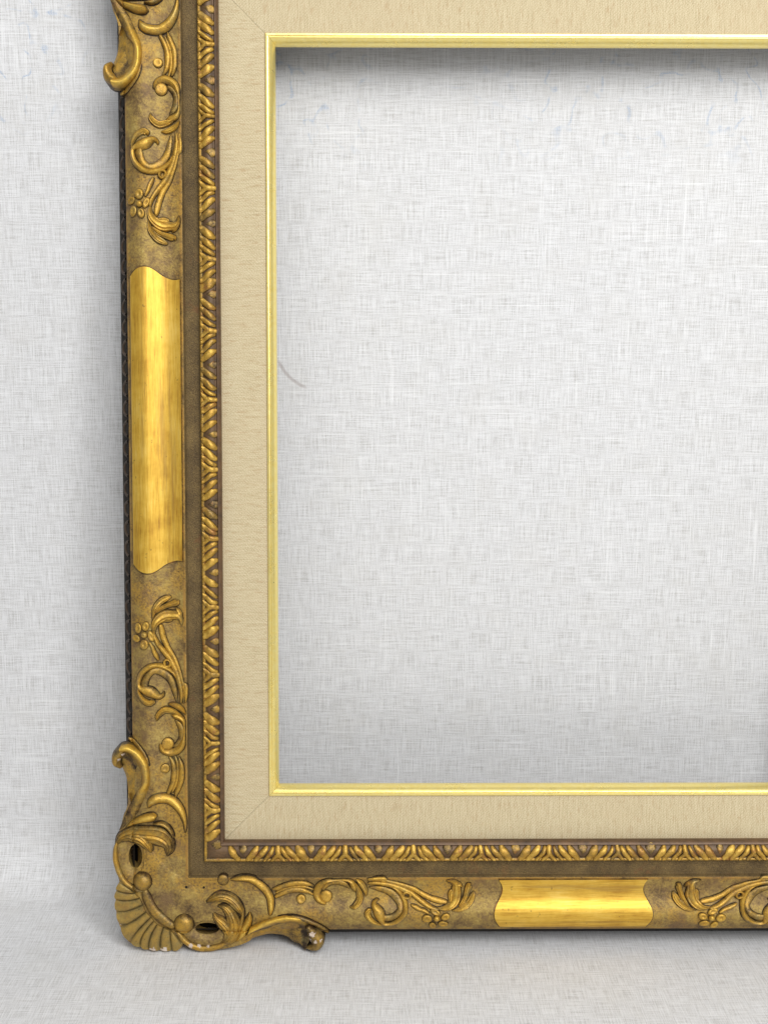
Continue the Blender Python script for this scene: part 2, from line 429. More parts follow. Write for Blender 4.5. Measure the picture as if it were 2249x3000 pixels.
def mat_cloth(name):
    """natural linen cloth with pale slubs and a faint blue print ghosting through"""
    k = NT(name)
    uv = 'UV'
    weave = k.noise(k.coord(uv), 1300, 3, .7)
    hx = k.noise(k.coord(uv, scale=(.045, 1, 1)), 1100, 3, .6)
    vx = k.noise(k.coord(uv, scale=(1, .045, 1)), 1100, 3, .6)
    f = k.math('ADD', k.math('MULTIPLY', weave, .3), k.math('ADD', k.math('MULTIPLY', hx, .35), k.math('MULTIPLY', vx, .35)))
    c = k.ramp(f, [(0.38, (0.455, 0.443, 0.425)), (0.48, (0.640, 0.636, 0.635)), (0.57, (0.760, 0.758, 0.762))])
    cloud = k.noise(k.coord(uv), 22, 4, .6)
    c = k.mix(k.math('MULTIPLY', k.step(cloud, .45, .75), .22), c, (0.61, 0.59, 0.55))
    sep = k.n('ShaderNodeSeparateXYZ')
    tc = k.n('ShaderNodeTexCoord')
    k.link(tc.outputs['UV'], sep.inputs[0])
    hung = k.math('ADD', .25, k.math('MULTIPLY', k.step(sep.outputs['Y'], -.02, .10), .75))
    for sc, loc, lo, hi in (((.013, 1, 1), (0, 0, 0), .585, .70), ((1, .013, 1), (5, 5, 0), .585, .70)):
        s = k.noise(k.coord(uv, scale=sc, loc=loc), 560, 1.5, .5)
        gate = k.step(k.noise(k.coord(uv, loc=(sc[0], 3, 0)), 14, 3, .6), .34, .66)
        c = k.mix(k.math('MULTIPLY', k.math('MULTIPLY', k.math('MULTIPLY', k.step(s, lo, hi), gate), hung), .40), c, (0.90, 0.90, 0.90))
    fleck = k.step(k.noise(k.coord(uv, loc=(8, 1, 0)), 600, 2, .5), .72, .78)
    c = k.mix(k.math('MULTIPLY', fleck, .5), c, (0.36, 0.34, 0.33))
    # faded blue print lines
    ln = k.noise(k.coord(uv, loc=(1.3, .4, 0)), 24, 1.5, .5, .6)
    line = k.math('SUBTRACT', 1.0, k.step(k.math('ABSOLUTE', k.math('SUBTRACT', ln, .5)), .005, .022))
    gate = k.step(k.noise(k.coord(uv, loc=(4.2, 2.2, 0)), 7, 2, .5), .36, .52)
    dith = k.math('MULTIPLY', k.step(weave, .42, .60), k.step(k.noise(k.coord(uv, loc=(2.1, 6.2, 0)), 75, 2, .5), .44, .60))
    high = k.step(sep.outputs['Y'], .64, .71)
    fac = k.math('MULTIPLY', k.math('MULTIPLY', line, gate), k.math('MULTIPLY', dith, high))
    c = k.mix(k.math('MULTIPLY', fac, .8), c, (0.26, 0.38, 0.56))
    # an old brownish stain, a short bent stroke
    dx = k.math('SUBTRACT', sep.outputs['X'], STAIN[0])
    dz = k.math('SUBTRACT', sep.outputs['Y'], STAIN[1])
    rad = k.math('SQRT', k.math('ADD', k.math('MULTIPLY', dx, dx), k.math('MULTIPLY', dz, dz)))
    arc = k.math('SUBTRACT', 1.0, k.step(k.math('ABSOLUTE', k.math('SUBTRACT', rad, STAIN[2])), .0004, .0022))
    arc = k.math('MULTIPLY', arc, k.math('MULTIPLY', k.math('SUBTRACT', 1.0, k.step(dx, -.018, -.010)), k.math('SUBTRACT', 1.0, k.step(dz, -.018, -.012))))
    c = k.mix(k.math('MULTIPLY', arc, .45), c, (0.30, 0.24, 0.22))
    k.bump(k.math('ADD', weave, k.math('ADD', hx, vx)), .30, .0006)
    return k.out(c, .9, 0)


def mat_fillet(name):
    k = NT(name)
    a = k.noise(k.coord(), 300, 3, .6)
    c = k.ramp(a, [(0.3, (0.95, 0.76, 0.24)), (0.7, (0.97, 0.82, 0.33))])
    k.bump(k.noise(k.coord(), 70, 3, .6), .12, .0008)
    return k.out(c, k.math('ADD', .20, k.math('MULTIPLY', k.noise(k.coord(loc=(1, 2, 3)), 45, 3, .6), .18)), .72)


STAIN = (-0.2121, 0.5016, 0.0405)

M = {
    'relief': mat_relief('gilt_relief'),
    'relief_bright': mat_relief('gilt_relief_rubbed', 1.08),
    'relief_olive': mat_relief('gilt_relief_olive', .95, .35, .85),
    'relief_band': mat_relief('gilt_relief_umber', .92, .9, .25, (0.30, 0.135, 0.035)),
    'ground': mat_ground('bronze_ground'),
    'panel_v': mat_panel('burnished_gold_upright', 'v'),
    'panel_h': mat_panel('burnished_gold_level', 'h'),
    'channel': mat_channel('sanded_bronze'),
    'side': mat_plain('dark_toned_side', (0.030, 0.023, 0.016), (0.010, 0.008, 0.006), .75, 0),
    'scallop': mat_plain('dark_toned_scallop', (0.095, 0.06, 0.036), (0.035, 0.025, 0.016), .6, 0),
    'band': mat_plain('umber_band_bed', (0.15, 0.082, 0.032), (0.055, 0.033, 0.017), .5, .2),
    'lip': mat_plain('umber_lip', (0.17, 0.095, 0.045), (0.06, 0.04, 0.026), .45, .3),
    'linen': mat_linen('liner_linen', 'u'),
    'fillet': mat_fillet('bright_gold_fillet'),
    'cloth': mat_cloth('backdrop_linen'),
    'gesso': mat_plain('chipped_gesso', (0.66, 0.57, 0.48), (0.42, 0.30, 0.22), .7, 0),
}


# ------------------------------------------------------------------ object helpers
def new_mesh(name, verts, faces, mat, parent=None, rub=None, smooth=40, uv=None):
    """verts in frame millimetres (u, v, w)"""
    a = np.asarray(verts, dtype=float) / 1000.0
    a[:, 1] += BASE_V / 1000.0
    me = bpy.data.meshes.new(name)
    me.from_pydata([tuple(x) for x in a], [], [tuple(int(i) for i in f) for f in faces])
    if rub is not None:
        at = me.attributes.new('rub', 'FLOAT', 'POINT')
        at.data.foreach_set('value', np.asarray(rub, dtype=np.float32))
    if uv is not None:
        lay = me.uv_layers.new(name='UVMap')
        uvv = np.asarray(uv, dtype=np.float32)
        idx = np.zeros(len(me.loops), dtype=np.int32)
        me.loops.foreach_get('vertex_index', idx)
        lay.data.foreach_set('uv', uvv[idx].ravel())
    me.materials.append(mat)
    me.update()
    if smooth is not None:
        me.shade_smooth()
        me.set_sharp_from_angle(angle=math.radians(smooth))
    o = bpy.data.objects.new(name, me)
    col.objects.link(o)
    o.parent = parent
    return o


def empty(name, parent=None):
    o = bpy.data.objects.new(name, None)
    o.empty_display_size = 0.02
    col.objects.link(o)
    o.parent = parent
    return o


def sstep(x, a, b):
    y = np.clip((x - a) / (b - a), 0, 1)
    return y * y * (3 - 2 * y)


# ------------------------------------------------------------------ surface of the rails
PT = np.array([0.0, 1.0, 2.5, 5, 8, 11, 14, 17, 20, 23, 25.5, 28, 31, 34, 37, 40, 43, 45.0, 45.8])
PW = np.array([26.0, 27.5, 28.4, 30.2, 31.8, 32.8, 33.2, 33.0, 32.2, 30.9, 29.8, 29.0, 28.5, 28.3, 28.4, 28.8, 29.5, 30.1, 30.1])
FT = np.array([0.0, 1.0, 3.0, 20, 38, 43, 45.0, 45.8])
FW = np.array([26.0, 27.6, 28.6, 29.0, 29.0, 29.5, 30.1, 30.1])


def surf_ts(t, s):
    b = sstep(s, 70, 150)
    w = np.interp(t, PT, PW) * b + np.interp(t, FT, FW) * (1 - b)
    return np.where(t < 0, 28.2 + 0.05 * np.maximum(t, -18), w)


def surf(u, v):
    u = np.asarray(u, float)
    v = np.asarray(v, float)
    tu = U - np.abs(u)
    tv = V - np.abs(v)
    t = np.minimum(tu, tv)
    s = np.where(tu <= tv, tv, tu)
    return surf_ts(np.where((tu < 0) & (tv < 0), np.minimum(tu, tv), t), s)


def catmull(P, step):
    P = np.asarray(P, float)
    n = len(P)
    out = []
    d = np.linalg.norm(np.diff(P[:, :2], axis=0), axis=1)
    for i in range(n - 1):
        p0 = P[max(i - 1, 0)]
        p1, p2 = P[i], P[i + 1]
        p3 = P[min(i + 2, n - 1)]
        k = max(2, int(math.ceil(d[i] / step)))
        for j in range(k):
            x = j / k
            out.append(.5 * ((2 * p1) + (-p0 + p2) * x + (2 * p0 - 5 * p1 + 4 * p2 - p3) * x * x + (-p0 + 3 * p1 - 3 * p2 + p3) * x ** 3))
    out.append(P[-1])
    return np.array(out)


def sweep(pts, h, p=.5, x0=0.0, K=9, skirt=3.0, step=.8, surface=surf, base=None, e=2.0, glaze=0.0, vein=()):
    Q = catmull(pts, step)
    P, R = Q[:, :2], np.maximum(Q[:, 2], .12)
    # rounded ends
    t0 = P[0] - P[1]
    t0 /= np.linalg.norm(t0)
    t1 = P[-1] - P[-2]
    t1 /= np.linalg.norm(t1)
    an = np.radians([82, 60, 35])
    P = np.vstack([P[0] + t0 * R[0] * np.sin(an)[:, None], P, P[-1] + t1 * R[-1] * np.sin(an[::-1])[:, None]])
    R = np.concatenate([R[0] * np.cos(an), R, R[-1] * np.cos(an[::-1])])
    T = np.gradient(P, axis=0)
    T /= np.maximum(np.linalg.norm(T, axis=1), 1e-9)[:, None]
    N = np.stack([-T[:, 1], T[:, 0]], 1)
    rref = np.percentile(R, 80) * .8
    hs = h * np.minimum(1, R / rref) ** .75
    X = np.sin(np.linspace(-math.pi / 2, math.pi / 2, K))
    fx = np.where(X < x0, (X - x0) / (1 + x0), (X - x0) / (1 - x0))
    fx = np.maximum(1 - np.abs(fx) ** e, 0) ** p
    for vx in vein:
        fx = fx * (1 - .30 * np.exp(-((X - vx) / .10) ** 2))
    X = np.concatenate([[-1.0, -1.0], X, [1.0, 1.0]])
    fx2 = np.concatenate([[-1, 0], fx, [0, -1]])
    gz = np.zeros(len(X))
    gz[[0, 1]] = -glaze
    gz[[-1, -2]] = glaze
    gz[0] -= .08
    gz[-1] += .08
    n, m2 = len(P), len(X)
    pos = P[:, None, :] + N[:, None, :] * (X[None, :, None] * R[:, None, None] + gz[None, :, None])
    w0 = surface(pos[..., 0], pos[..., 1])
    w = w0 + np.where(fx2[None, :] < 0, -skirt, hs[:, None] * fx2[None, :] + (.12 if glaze else 0))
    if base is not None:
        w = np.where(fx2[None, :] < 0, np.minimum(base, w0 - skirt), w)
    verts = np.concatenate([pos, w[..., None]], 2).reshape(-1, 3)
    rub = np.where(fx2[None, :] < 0, 0, np.clip(fx2[None, :], 0, 1) ** .6 * np.minimum(1, .35 + .65 * hs / max(h, .01))[:, None] * .95)
    rub = np.broadcast_to(rub, (n, m2)).reshape(-1)
    faces = []
    for i in range(n - 1):
        for k in range(m2 - 1):
            a = i * m2 + k
            faces.append((a, a + m2, a + m2 + 1, a + 1))
    return verts, faces, rub


def dome(c, r, h, aspect=1.0, rot=0.0, T=None, surface=surf, dish=0.0, skirt=2.5, p=.5):
    """rounded boss in corner coordinates (a, b), carried to the frame by T"""
    rings, seg = 7, 22
    verts2, hh, rub = [c], [1.0 - dish], [1.0 - dish * .6]
    for i in range(1, rings + 2):
        x = min(i / rings, 1.0)
        rr = x if i <= rings else 1.06
        q = max(1 - x * x, 0) ** p
        if dish:
            q = q * (1 - dish * math.exp(-(x / .5) ** 2))
        for j in range(seg):
            an = 2 * math.pi * j / seg
            px, py = r * rr * math.cos(an) * aspect, r * rr * math.sin(an)
            cr, sr = math.cos(rot), math.sin(rot)
            verts2.append((c[0] + px * cr - py * sr, c[1] + px * sr + py * cr))
            hh.append(q if i <= rings else None)
            rub.append(q ** .6 if i <= rings else 0.0)
    faces = [(0, 1 + j, 1 + (j + 1) % seg) for j in range(seg)]
    for i in range(rings):
        for j in range(seg):
            a = 1 + i * seg + j
            b2 = 1 + i * seg + (j + 1) % seg
            faces.append((a, a + seg, b2 + seg, b2))
    P = np.array([T(*q) for q in verts2])
    w = surface(P[:, 0], P[:, 1])
    w = np.array([w[i] - skirt if q is None else w[i] + h * q for i, q in enumerate(hh)])
    if flips(T):
        faces = [f[::-1] for f in faces]
    return np.c_[P, w], faces, np.array(rub)


def flips(T):
    o = np.array(T(0, 0))
    x = np.array(T(1, 0)) - o
    y = np.array(T(0, 1)) - o
    return x[0] * y[1] - x[1] * y[0] < 0


def grid_faces(n, m2, flip=False):
    f = []
    for i in range(n - 1):
        for k in range(m2 - 1):
            a = i * m2 + k
            q = (a, a + m2, a + m2 + 1, a + 1)
            f.append(q[::-1] if flip else q)
    return f


def put_sweep(name, pts, T, h, parent, mat, **kw):
    P = [T(q[0], q[1]) + (q[2],) for q in pts]
    v, f, r = sweep(P, h, **kw)
    return new_mesh(name, v, f, mat, parent, r)


# ------------------------------------------------------------------ the backdrop: one linen cloth, wall swept into floor
WALL_Y = 0.1020


def build_backdrop():
    prof = []
    rad = 0.05
    for z in np.linspace(1.7, rad, 90):
        prof.append((WALL_Y, z))
    for an in np.linspace(0, math.pi / 2, 10)[1:]:
        prof.append((WALL_Y - rad + rad * math.cos(an), rad - rad * math.sin(an)))
    for y in np.linspace(WALL_Y - rad, -1.4, 60)[1:]:
        prof.append((y, 0.0))
    prof = np.array(prof)
    arc = np.concatenate([[0], np.cumsum(np.linalg.norm(np.diff(prof, axis=0), axis=1))])
    vcoord = 1.7 - arc
    xs = np.linspace(-1.3, 1.3, 131)
    verts, uv = [], []
    for (y, z), vc in zip(prof, vcoord):
        for x in xs:
            g = 0.0
            if z > 0.02:      # the hung cloth is a little slack
                k = min(1, (z - .02) / .15)
                g = k * (0.0012 * math.sin(5.1 * x + 2.3 * z + .4) + 0.0009 * math.sin(9.7 * x - 3.1 * z) + .0008 * math.sin(6.0 * z + 2 * x))
                g = max(g, -.0016)
            verts.append((x, y + g, z))
            uv.append((x, vc))
    n, m2 = len(prof), len(xs)
    me = bpy.data.meshes.new('backdrop')
    me.from_pydata(verts, [], grid_faces(n, m2, False))
    lay = me.uv_layers.new(name='UVMap')
    idx = np.zeros(len(me.loops), dtype=np.int32)
    me.loops.foreach_get('vertex_index', idx)
    lay.data.foreach_set('uv', np.array(uv, dtype=np.float32)[idx].ravel())
    me.materials.append(M['cloth'])
    me.shade_smooth()
    o = bpy.data.objects.new('backdrop', me)
    col.objects.link(o)
    o['kind'] = 'structure'
    o['label'] = 'pale grey linen cloth hung behind and under the frame'
    return o


build_backdrop()

# ------------------------------------------------------------------ the picture frame
frame = empty('picture_frame')
frame.location = (0, 0, FLOOR_DROP)
frame.rotation_euler = (math.pi / 2 - LEAN, 0, 0)
frame['label'] = 'ornate gilded picture frame with linen liner leaning against the cloth'
frame['category'] = 'picture frame'

SIDES = ('left', 'bottom', 'top', 'right')


def side_point(side, t, a):
    """t = inward distance from the outer edge, a in [-1, 1] along the rail between the mitres"""
    if side == 'left':
        return -U + t, (V - t) * a
    if side == 'right':
        return U - t, -(V - t) * a
    if side == 'bottom':
        return -(U - t) * a, -V + t
    return (U - t) * a, V - t


CORNER_T = {
    'bl': lambda a, b: (-U + a, -V + b),
    'tl': lambda a, b: (-U + a, V - b),
    'br': lambda a, b: (U - a, -V + b),
    'tr': lambda a, b: (U - a, V - b),
}
PIT = [(PIERCINGS[0][0][0], PIERCINGS[0][0][1], PIERCINGS[0][0][2], PIERCINGS[0][1][2]),
       (PIERCINGS[1][0][0], PIERCINGS[1][0][1], PIERCINGS[1][0][2], PIERCINGS[1][1][2])]


def pit_depth(a, b):
    d = np.zeros_like(np.asarray(a, float))
    for (ca, cb, ra, rb) in PIT:
        q = ((a - ca) / (ra * 1.2)) ** 2 + ((b - cb) / (rb * 1.2)) ** 2
        d = np.maximum(d, 1 - sstep(np.sqrt(q), .85, 1.15))
    return d


def strip(name, side, prof, mat, parent, stations=300, rub=None, surf_fn=None, uv=False, lim=(-1, 1), pits=False):
    prof = np.array(prof, float)
    A = np.linspace(lim[0], lim[1], stations)
    verts, uvs, rubs = [], [], []
    for a in A:
        for (t, w) in prof:
            x, y = side_point(side, t, a)
            if surf_fn is not None and 0 <= t <= 45.8:
                w = float(surf_fn(x, y))
                if pits:
                    w -= 16 * float(pit_depth(U - abs(x), V - abs(y)))
            verts.append((x, y, w))
            along = (V - t) * a if side in ('left', 'right') else (U - t) * a
            uvs.append((t / 1000.0, along / 1000.0 + {'left': 0, 'right': 3, 'bottom': 7, 'top': 11}[side]))
    if rub is not None:
        rubs = np.tile(np.array(rub, float), stations)
    f = grid_faces(stations, len(prof), True)
    return new_mesh(name, verts, f, mat, parent, rubs if rub is not None else None, 35, uvs if uv else None)


face_t = np.concatenate([np.linspace(0, 6, 7), np.linspace(7.5, 43, 26), [44.2, 45.0, 45.8]])
face_rub = np.where((face_t > 43.6) & (face_t < 45.5), .8, np.where(face_t < 1.2, .6, 0.0))
for side in SIDES:
    r = strip('rail', side, [(t, 0) for t in face_t], M['ground'], frame, 430, face_rub, surf, pits=True)
    k_ = 0.0 if side in ('left', 'right') else 1.8     # the upright sides are a little steeper
    sd = strip('rail_side', side, [(-12.0 - k_, -6.0), (-11.8 - k_, -4.0), (-10.4 - k_, 2.3), (-9.7 - k_, 3.6), (-1.7, 22.0), (-.9, 23.0), (0.15, 23.6), (0.0, 26.0)], M['side'], r, 120)
    strip('sanded_channel', side, [(45.7, 30.1), (46.2, 29.5), (46.9, 26.2), (47.8, 25.4), (52, 25.1), (57.6, 25.2), (58.5, 25.6), (58.7, 26.0)], M['channel'], r, 200)
    # scalloped side moulding
    if side == 'left':
        n_sc = 51
        for i in range(n_sc):
            vc = -V + 6 + i * 16.5
            if abs(vc) > V - 6:
                continue
            vs, fs, rb = [], [], []
            segs, m2 = 12, 5
            for j in range(segs + 1):
                an = math.pi * (j / segs) + math.pi / 2
                for kk in range(m2):
                    q = math.pi * kk / (m2 - 1)
                    rr = 6.0 + 1.3 * math.cos(q)
                    lift = 1.0 * math.sin(q)
                    tt = -1.8 + rr * .95 * math.cos(an)
                    ww = 22.0 + (tt + 1.7) / 8.0 * 18.4
                    vs.append((-U + tt - lift * .8, vc + rr * math.sin(an), ww + lift * .5 + .05))
            new_mesh('scallop', vs, grid_faces(segs + 1, m2, False), M['scallop'], r)

# ---- carved inner band
band_prof = [(58.6, 25.2), (58.7, 27.4), (59.3, 28.3), (60.2, 28.5), (61.0, 28.0), (61.8, 27.9), (64, 29.2), (66.5, 29.7), (69, 29.0), (71.2, 27.4)]
lip_prof = [(71.2, 27.4), (71.6, 27.3), (72.1, 28.2), (72.7, 28.7), (73.3, 28.4), (73.8, 27.9), (74.6, 27.4), (75.1, 26.4), (75.2, 19.0)]


def band_w(u, v):
    tt = np.minimum(U - np.abs(np.asarray(u, float)), V - np.abs(np.asarray(v, float)))
    return np.interp(tt, [q[0] for q in band_prof], [q[1] for q in band_prof])


LEAVES = [
    [[(61.2, 4.4, 2.0), (64.2, 7.2, 2.6), (67.6, 9.4, 2.7), (70.4, 11.0, 1.8)]],
    [[(60.4, 10.8, 1.6), (63.6, 13.8, 2.0), (67.0, 16.8, 2.2), (70.4, 19.4, 1.6)]],
    [[(60.2, 17.6, 1.2), (63.4, 20.6, 1.5), (66.8, 23.0, 1.6), (70.2, 24.4, 1.3)]],
]
BUD = [(65.4, 0.0, .8), (67.6, 0.0, 2.4), (69.8, 0.0, 3.9)]
YL = [[(59.8, -5.2, 1.1), (62.4, -2.4, 1.5), (65.2, 0, 1.8), (68, 0, 1.8), (70.8, 0, 1.8)], [(59.8, 5.2, 1.1), (62.4, 2.4, 1.5), (65.2, 0, 1.6)]]
PER = 56.6


def join(parts):
    V_, F_, R_ = [], [], []
    o = 0
    for v, f, r in parts:
        V_.append(v)
        R_.append(r)
        F_ += [tuple(i + o for i in q) for q in f]
        o += len(v)
    return np.vstack(V_), F_, np.concatenate(R_)


for side in SIDES:
    bd = strip('carved_band', side, band_prof, M['band'], frame, 160)
    strip('inner_lip', side, lip_prof, M['lip'], bd, 160)
    rimp = [(58.55, 26.6), (58.6, 27.7), (59.2, 28.7), (60.2, 29.0), (61.2, 28.6), (61.7, 28.0)]
    strip('gilt_bead', side, rimp, M['relief_band'], bd, 160, [.2, .35, .6, .65, .35, .1])
    half = (V if side in ('left', 'right') else U) - 62
    ph = {'left': 102.3, 'right': 102.3, 'bottom': -161.5, 'top': -161.5}[side]
    joined = []
    visible = side in ('left', 'bottom')
    k0 = int(math.floor((-half - ph) / PER)) - 1
    for k in range(k0, k0 + 40):
        c = ph + k * PER
        units = [('carved_bud', [BUD], 1, c)]
        for sg in (1, -1):
            for lf in LEAVES:
                units.append(('carved_leaf', lf, sg, c))
        units.append(('carved_fork', YL, 1, c + PER / 2))
        for nm, strokes, sg, cc in units:
            parts = []
            ok = True
            jit = rng.normal(0, .25, 2)
            hgt = (1.0 if nm == 'carved_bud' else 2.1) * (1 + rng.normal(0, .16))
            wear = rng.uniform(.62, 1.06)
            wd = (.95 if nm == 'carved_bud' else 1.34) * (1 + rng.normal(0, .09))
            for stt in strokes:
                P = []
                for (t, d, r_) in stt:
                    a = cc + sg * d + jit[0] * 1.3 + rng.normal(0, .22)
                    tq = t + jit[1] * .3
                    if abs(a) > half - (t - 60) * 1.0:
                        ok = False
                    if side == 'left':
                        q = (-U + tq, a)
                    elif side == 'right':
                        q = (U - tq, a)
                    elif side == 'bottom':
                        q = (a, -V + tq)
                    else:
                        q = (a, V - tq)
                    P.append(q + (r_ * wd,))
                parts.append(sweep(P, hgt, p=.38, K=7, skirt=1.0, step=1.3, surface=band_w))
            if not ok:
                continue
            if visible:
                v, f, rr = join(parts)
                new_mesh(nm, v, f, M['relief_band'], bd, rr * (.42 if nm == 'carved_bud' else .9 * wear) + .03)
            else:
                joined += parts
    if joined:
        v, f, rr = join(joined)
        o = new_mesh('carved_leaves', v, f, M['relief'], bd, rr)
        o['kind'] = 'stuff'

# ---- liner: linen covered strips and the gold fillet
liner_prof = [(74.0, 20.5), (76, 21.0), (90, 20.9), (105, 20.7), (112.6, 20.6)]
fil_prof = [(112.3, 19.8), (112.35, 21.9), (112.7, 22.3), (113.9, 22.5), (114.6, 22.3), (114.75, 21.7), (115.0, 21.7), (115.15, 22.2), (115.6, 22.3), (115.95, 22.1),
            (116.1, 21.3), (116.5, 21.0), (117.4, 20.2), (118.6, 18.6), (119.6, 16.6), (119.9, 15.6), (119.9, 11.0), (115, 10.0)]
for side in SIDES:
    ln = strip('linen_strip', side, liner_prof, M['linen'], frame, 60, uv=True, lim=(-.9996, .9996))
    strip('gold_fillet', side, fil_prof, M['fillet'], frame, 40, lim=(-.9997, .9997))
    strip('liner_back', side, [(116, 10.0), (74, 10.0), (74, 4.0), (2, -5.0), (-12.0, -6.0)], M['side'], ln, 20)

# ---- burnished panels
EP_T = np.array([3.2, 3.7, 5.0, 8.0, 11.5, 15.5, 19.5, 23.5, 27.5, 31.5, 35.5, 39.5, 43.2])
EP_E = np.array([-28., -27., -19., -8.5, -2.5, 0.0, -2.0, -9.5, -20.5, -29.0, -34.5, -37.0, -34.5]) * .283


EPL_T = np.array([3.2, 3.7, 5, 8, 12, 16, 20, 24, 28, 32, 36, 40, 43.4])
EPL_E = np.array([-19., -18, -15, -8, -2, 0, -3, -10, -18, -25, -26.5, -22, -14]) * .285


def panel(side, half_len, mat, grow=0.0, lift=1.35, name='burnished_panel', parent=None, rub=None):
    tt = np.linspace(3.2, 43.4, 44)
    e = np.interp(tt, EP_T, EP_E) if side in ('left', 'right') else np.interp(tt, EPL_T, EPL_E)
    e = np.convolve(np.pad(e, 2, mode='edge'), [.1, .2, .4, .2, .1], 'valid')
    tt = 23.3 + (tt - 23.3) * (1 + grow / 20.1)
    half_len = half_len + grow
    nst = 110
    verts = []
    tt2 = np.concatenate([[tt[0] - .25], tt, [tt[-1] + .25]])
    e2 = np.concatenate([[e[0] - .2], e, [e[-1] - .2]])
    for i in range(nst + 2):
        for j in range(len(tt2)):
            edge = j in (0, len(tt2) - 1) or i in (0, nst + 1)
            L = half_len + e2[j] + (.25 if i in (0, nst + 1) else 0)
            x = -1 + 2 * min(max(i - 1, 0), nst - 1) / (nst - 1)
            a = L * x
            wob = .15 * math.sin(a * .09 + j * .2) + .1 * math.sin(a * .31)
            q = {'left': (-U + tt2[j], a), 'right': (U - tt2[j], a), 'bottom': (a, -V + tt2[j]), 'top': (a, V - tt2[j])}[side]
            w = float(surf(*q))
            verts.append((q[0], q[1], w - 1.5 if edge else w + lift + wob * .25))
    return new_mesh(name, verts, grid_faces(nst + 2, len(tt2), side in ('left', 'top')), mat, parent or frame, None if rub is None else np.full(len(verts), rub), 50)


for side, hl, mk in (('left', 124.0, 'panel_v'), ('bottom', 66.0, 'panel_h'), ('right', 124.0, 'panel_v'), ('top', 66.0, 'panel_h')):
    pn = panel(side, hl, M[mk])
    panel(side, hl, M['relief_band'], .75, .75, 'panel_border', pn, .22)

# ---- scroll ornaments
STYLE = {'scroll_gutter': .52, 'stem': .72, 'leaf_frond': .88, 'scroll_curl': .84, 'knot': .75}


def motif(T, seed, stretch=1.0):
    root = empty('scroll_ornament', frame)
    r_ = random.Random(seed)
    for part, pts, h, kw in RAIL_MOTIF:
        kw = dict(kw)
        if part in ('ball', 'curl_bead'):
            a, b, r = pts[0]
            v, f, rb = dome((a, b * stretch), r, h, .95, 0, T, dish=.45 if part == 'curl_bead' else .12, p=.38)
            new_mesh(part, v, f, M['relief'], root, rb * .8)
            continue
        P = []
        dx, dy = r_.gauss(0, .2), r_.gauss(0, .25)
        for a, b, r in pts:
            P.append(T(a + dx + r_.gauss(0, .07), b * stretch + dy + r_.gauss(0, .07)) + (r * 1.36 * (1 + r_.gauss(0, .03)),))
        if part in ('leaf_frond', 'scroll_curl'):
            kw.setdefault('e', 1.4)
        if part == 'leaf_frond':
            kw.setdefault('x0', r_.choice((-.3, .3)))
            kw['K'] = 13
            kw['vein'] = (-.45, .45)
        v, f, rb = sweep(P, h * 1.38, glaze=.34, **kw)
        new_mesh(part, v, f, M['relief'], root, rb * STYLE.get(part, .9))
    fl = empty('flower', frame)
    for nm, pts, asp, rot in FLOWER:
        a, b, r = pts[0]
        rot = math.radians(rot + r_.gauss(0, 6))
        fc = FLOWER[-1][1][0]
        a, b = fc[0] + (a - fc[0]) * 1.06, fc[1] + (b - fc[1]) * 1.06
        v, f, rb = dome((a, b * stretch), r * (1.35 if nm == 'petal' else 1.25), 3.0 if nm == 'petal' else 4.2, asp, rot, T, dish=.55 if nm == 'petal' else 0, p=.45)
        new_mesh(nm, v, f, M['relief'], fl, rb * .9)


motif(lambda a, b: (-U + a, -V + b), 1)
motif(lambda a, b: (-U + a, V - b), 2, 1.004)
motif(lambda a, b: (-U + b, -V + a), 3, 1.008)
motif(lambda a, b: (U - b, -V + a), 4, 1.004)
motif(lambda a, b: (-U + b, V - a), 5)
motif(lambda a, b: (U - b, V - a), 6)
motif(lambda a, b: (U - a, -V + b), 7)
motif(lambda a, b: (U - a, V - b), 8)


# ---- corner ornaments
def seg_closest(p, poly):
    a = poly
    b = np.roll(poly, -1, axis=0)
    ab = b - a
    t = np.clip(((p - a) * ab).sum(1) / np.maximum((ab * ab).sum(1), 1e-9), 0, 1)
    q = a + ab * t[:, None]
    d = np.linalg.norm(q - p, axis=1)
    i = int(np.argmin(d))
    return q[i], d[i], i


def inside(px, py, poly):
    c = np.zeros(px.shape, bool)
    j = len(poly) - 1
    for i in range(len(poly)):
        xi, yi = poly[i]
        xj, yj = poly[j]
        hit = ((yi > py) != (yj > py)) & (px < (xj - xi) * (py - yi) / (yj - yi + 1e-12) + xi)
        c ^= hit
        j = i
    return c


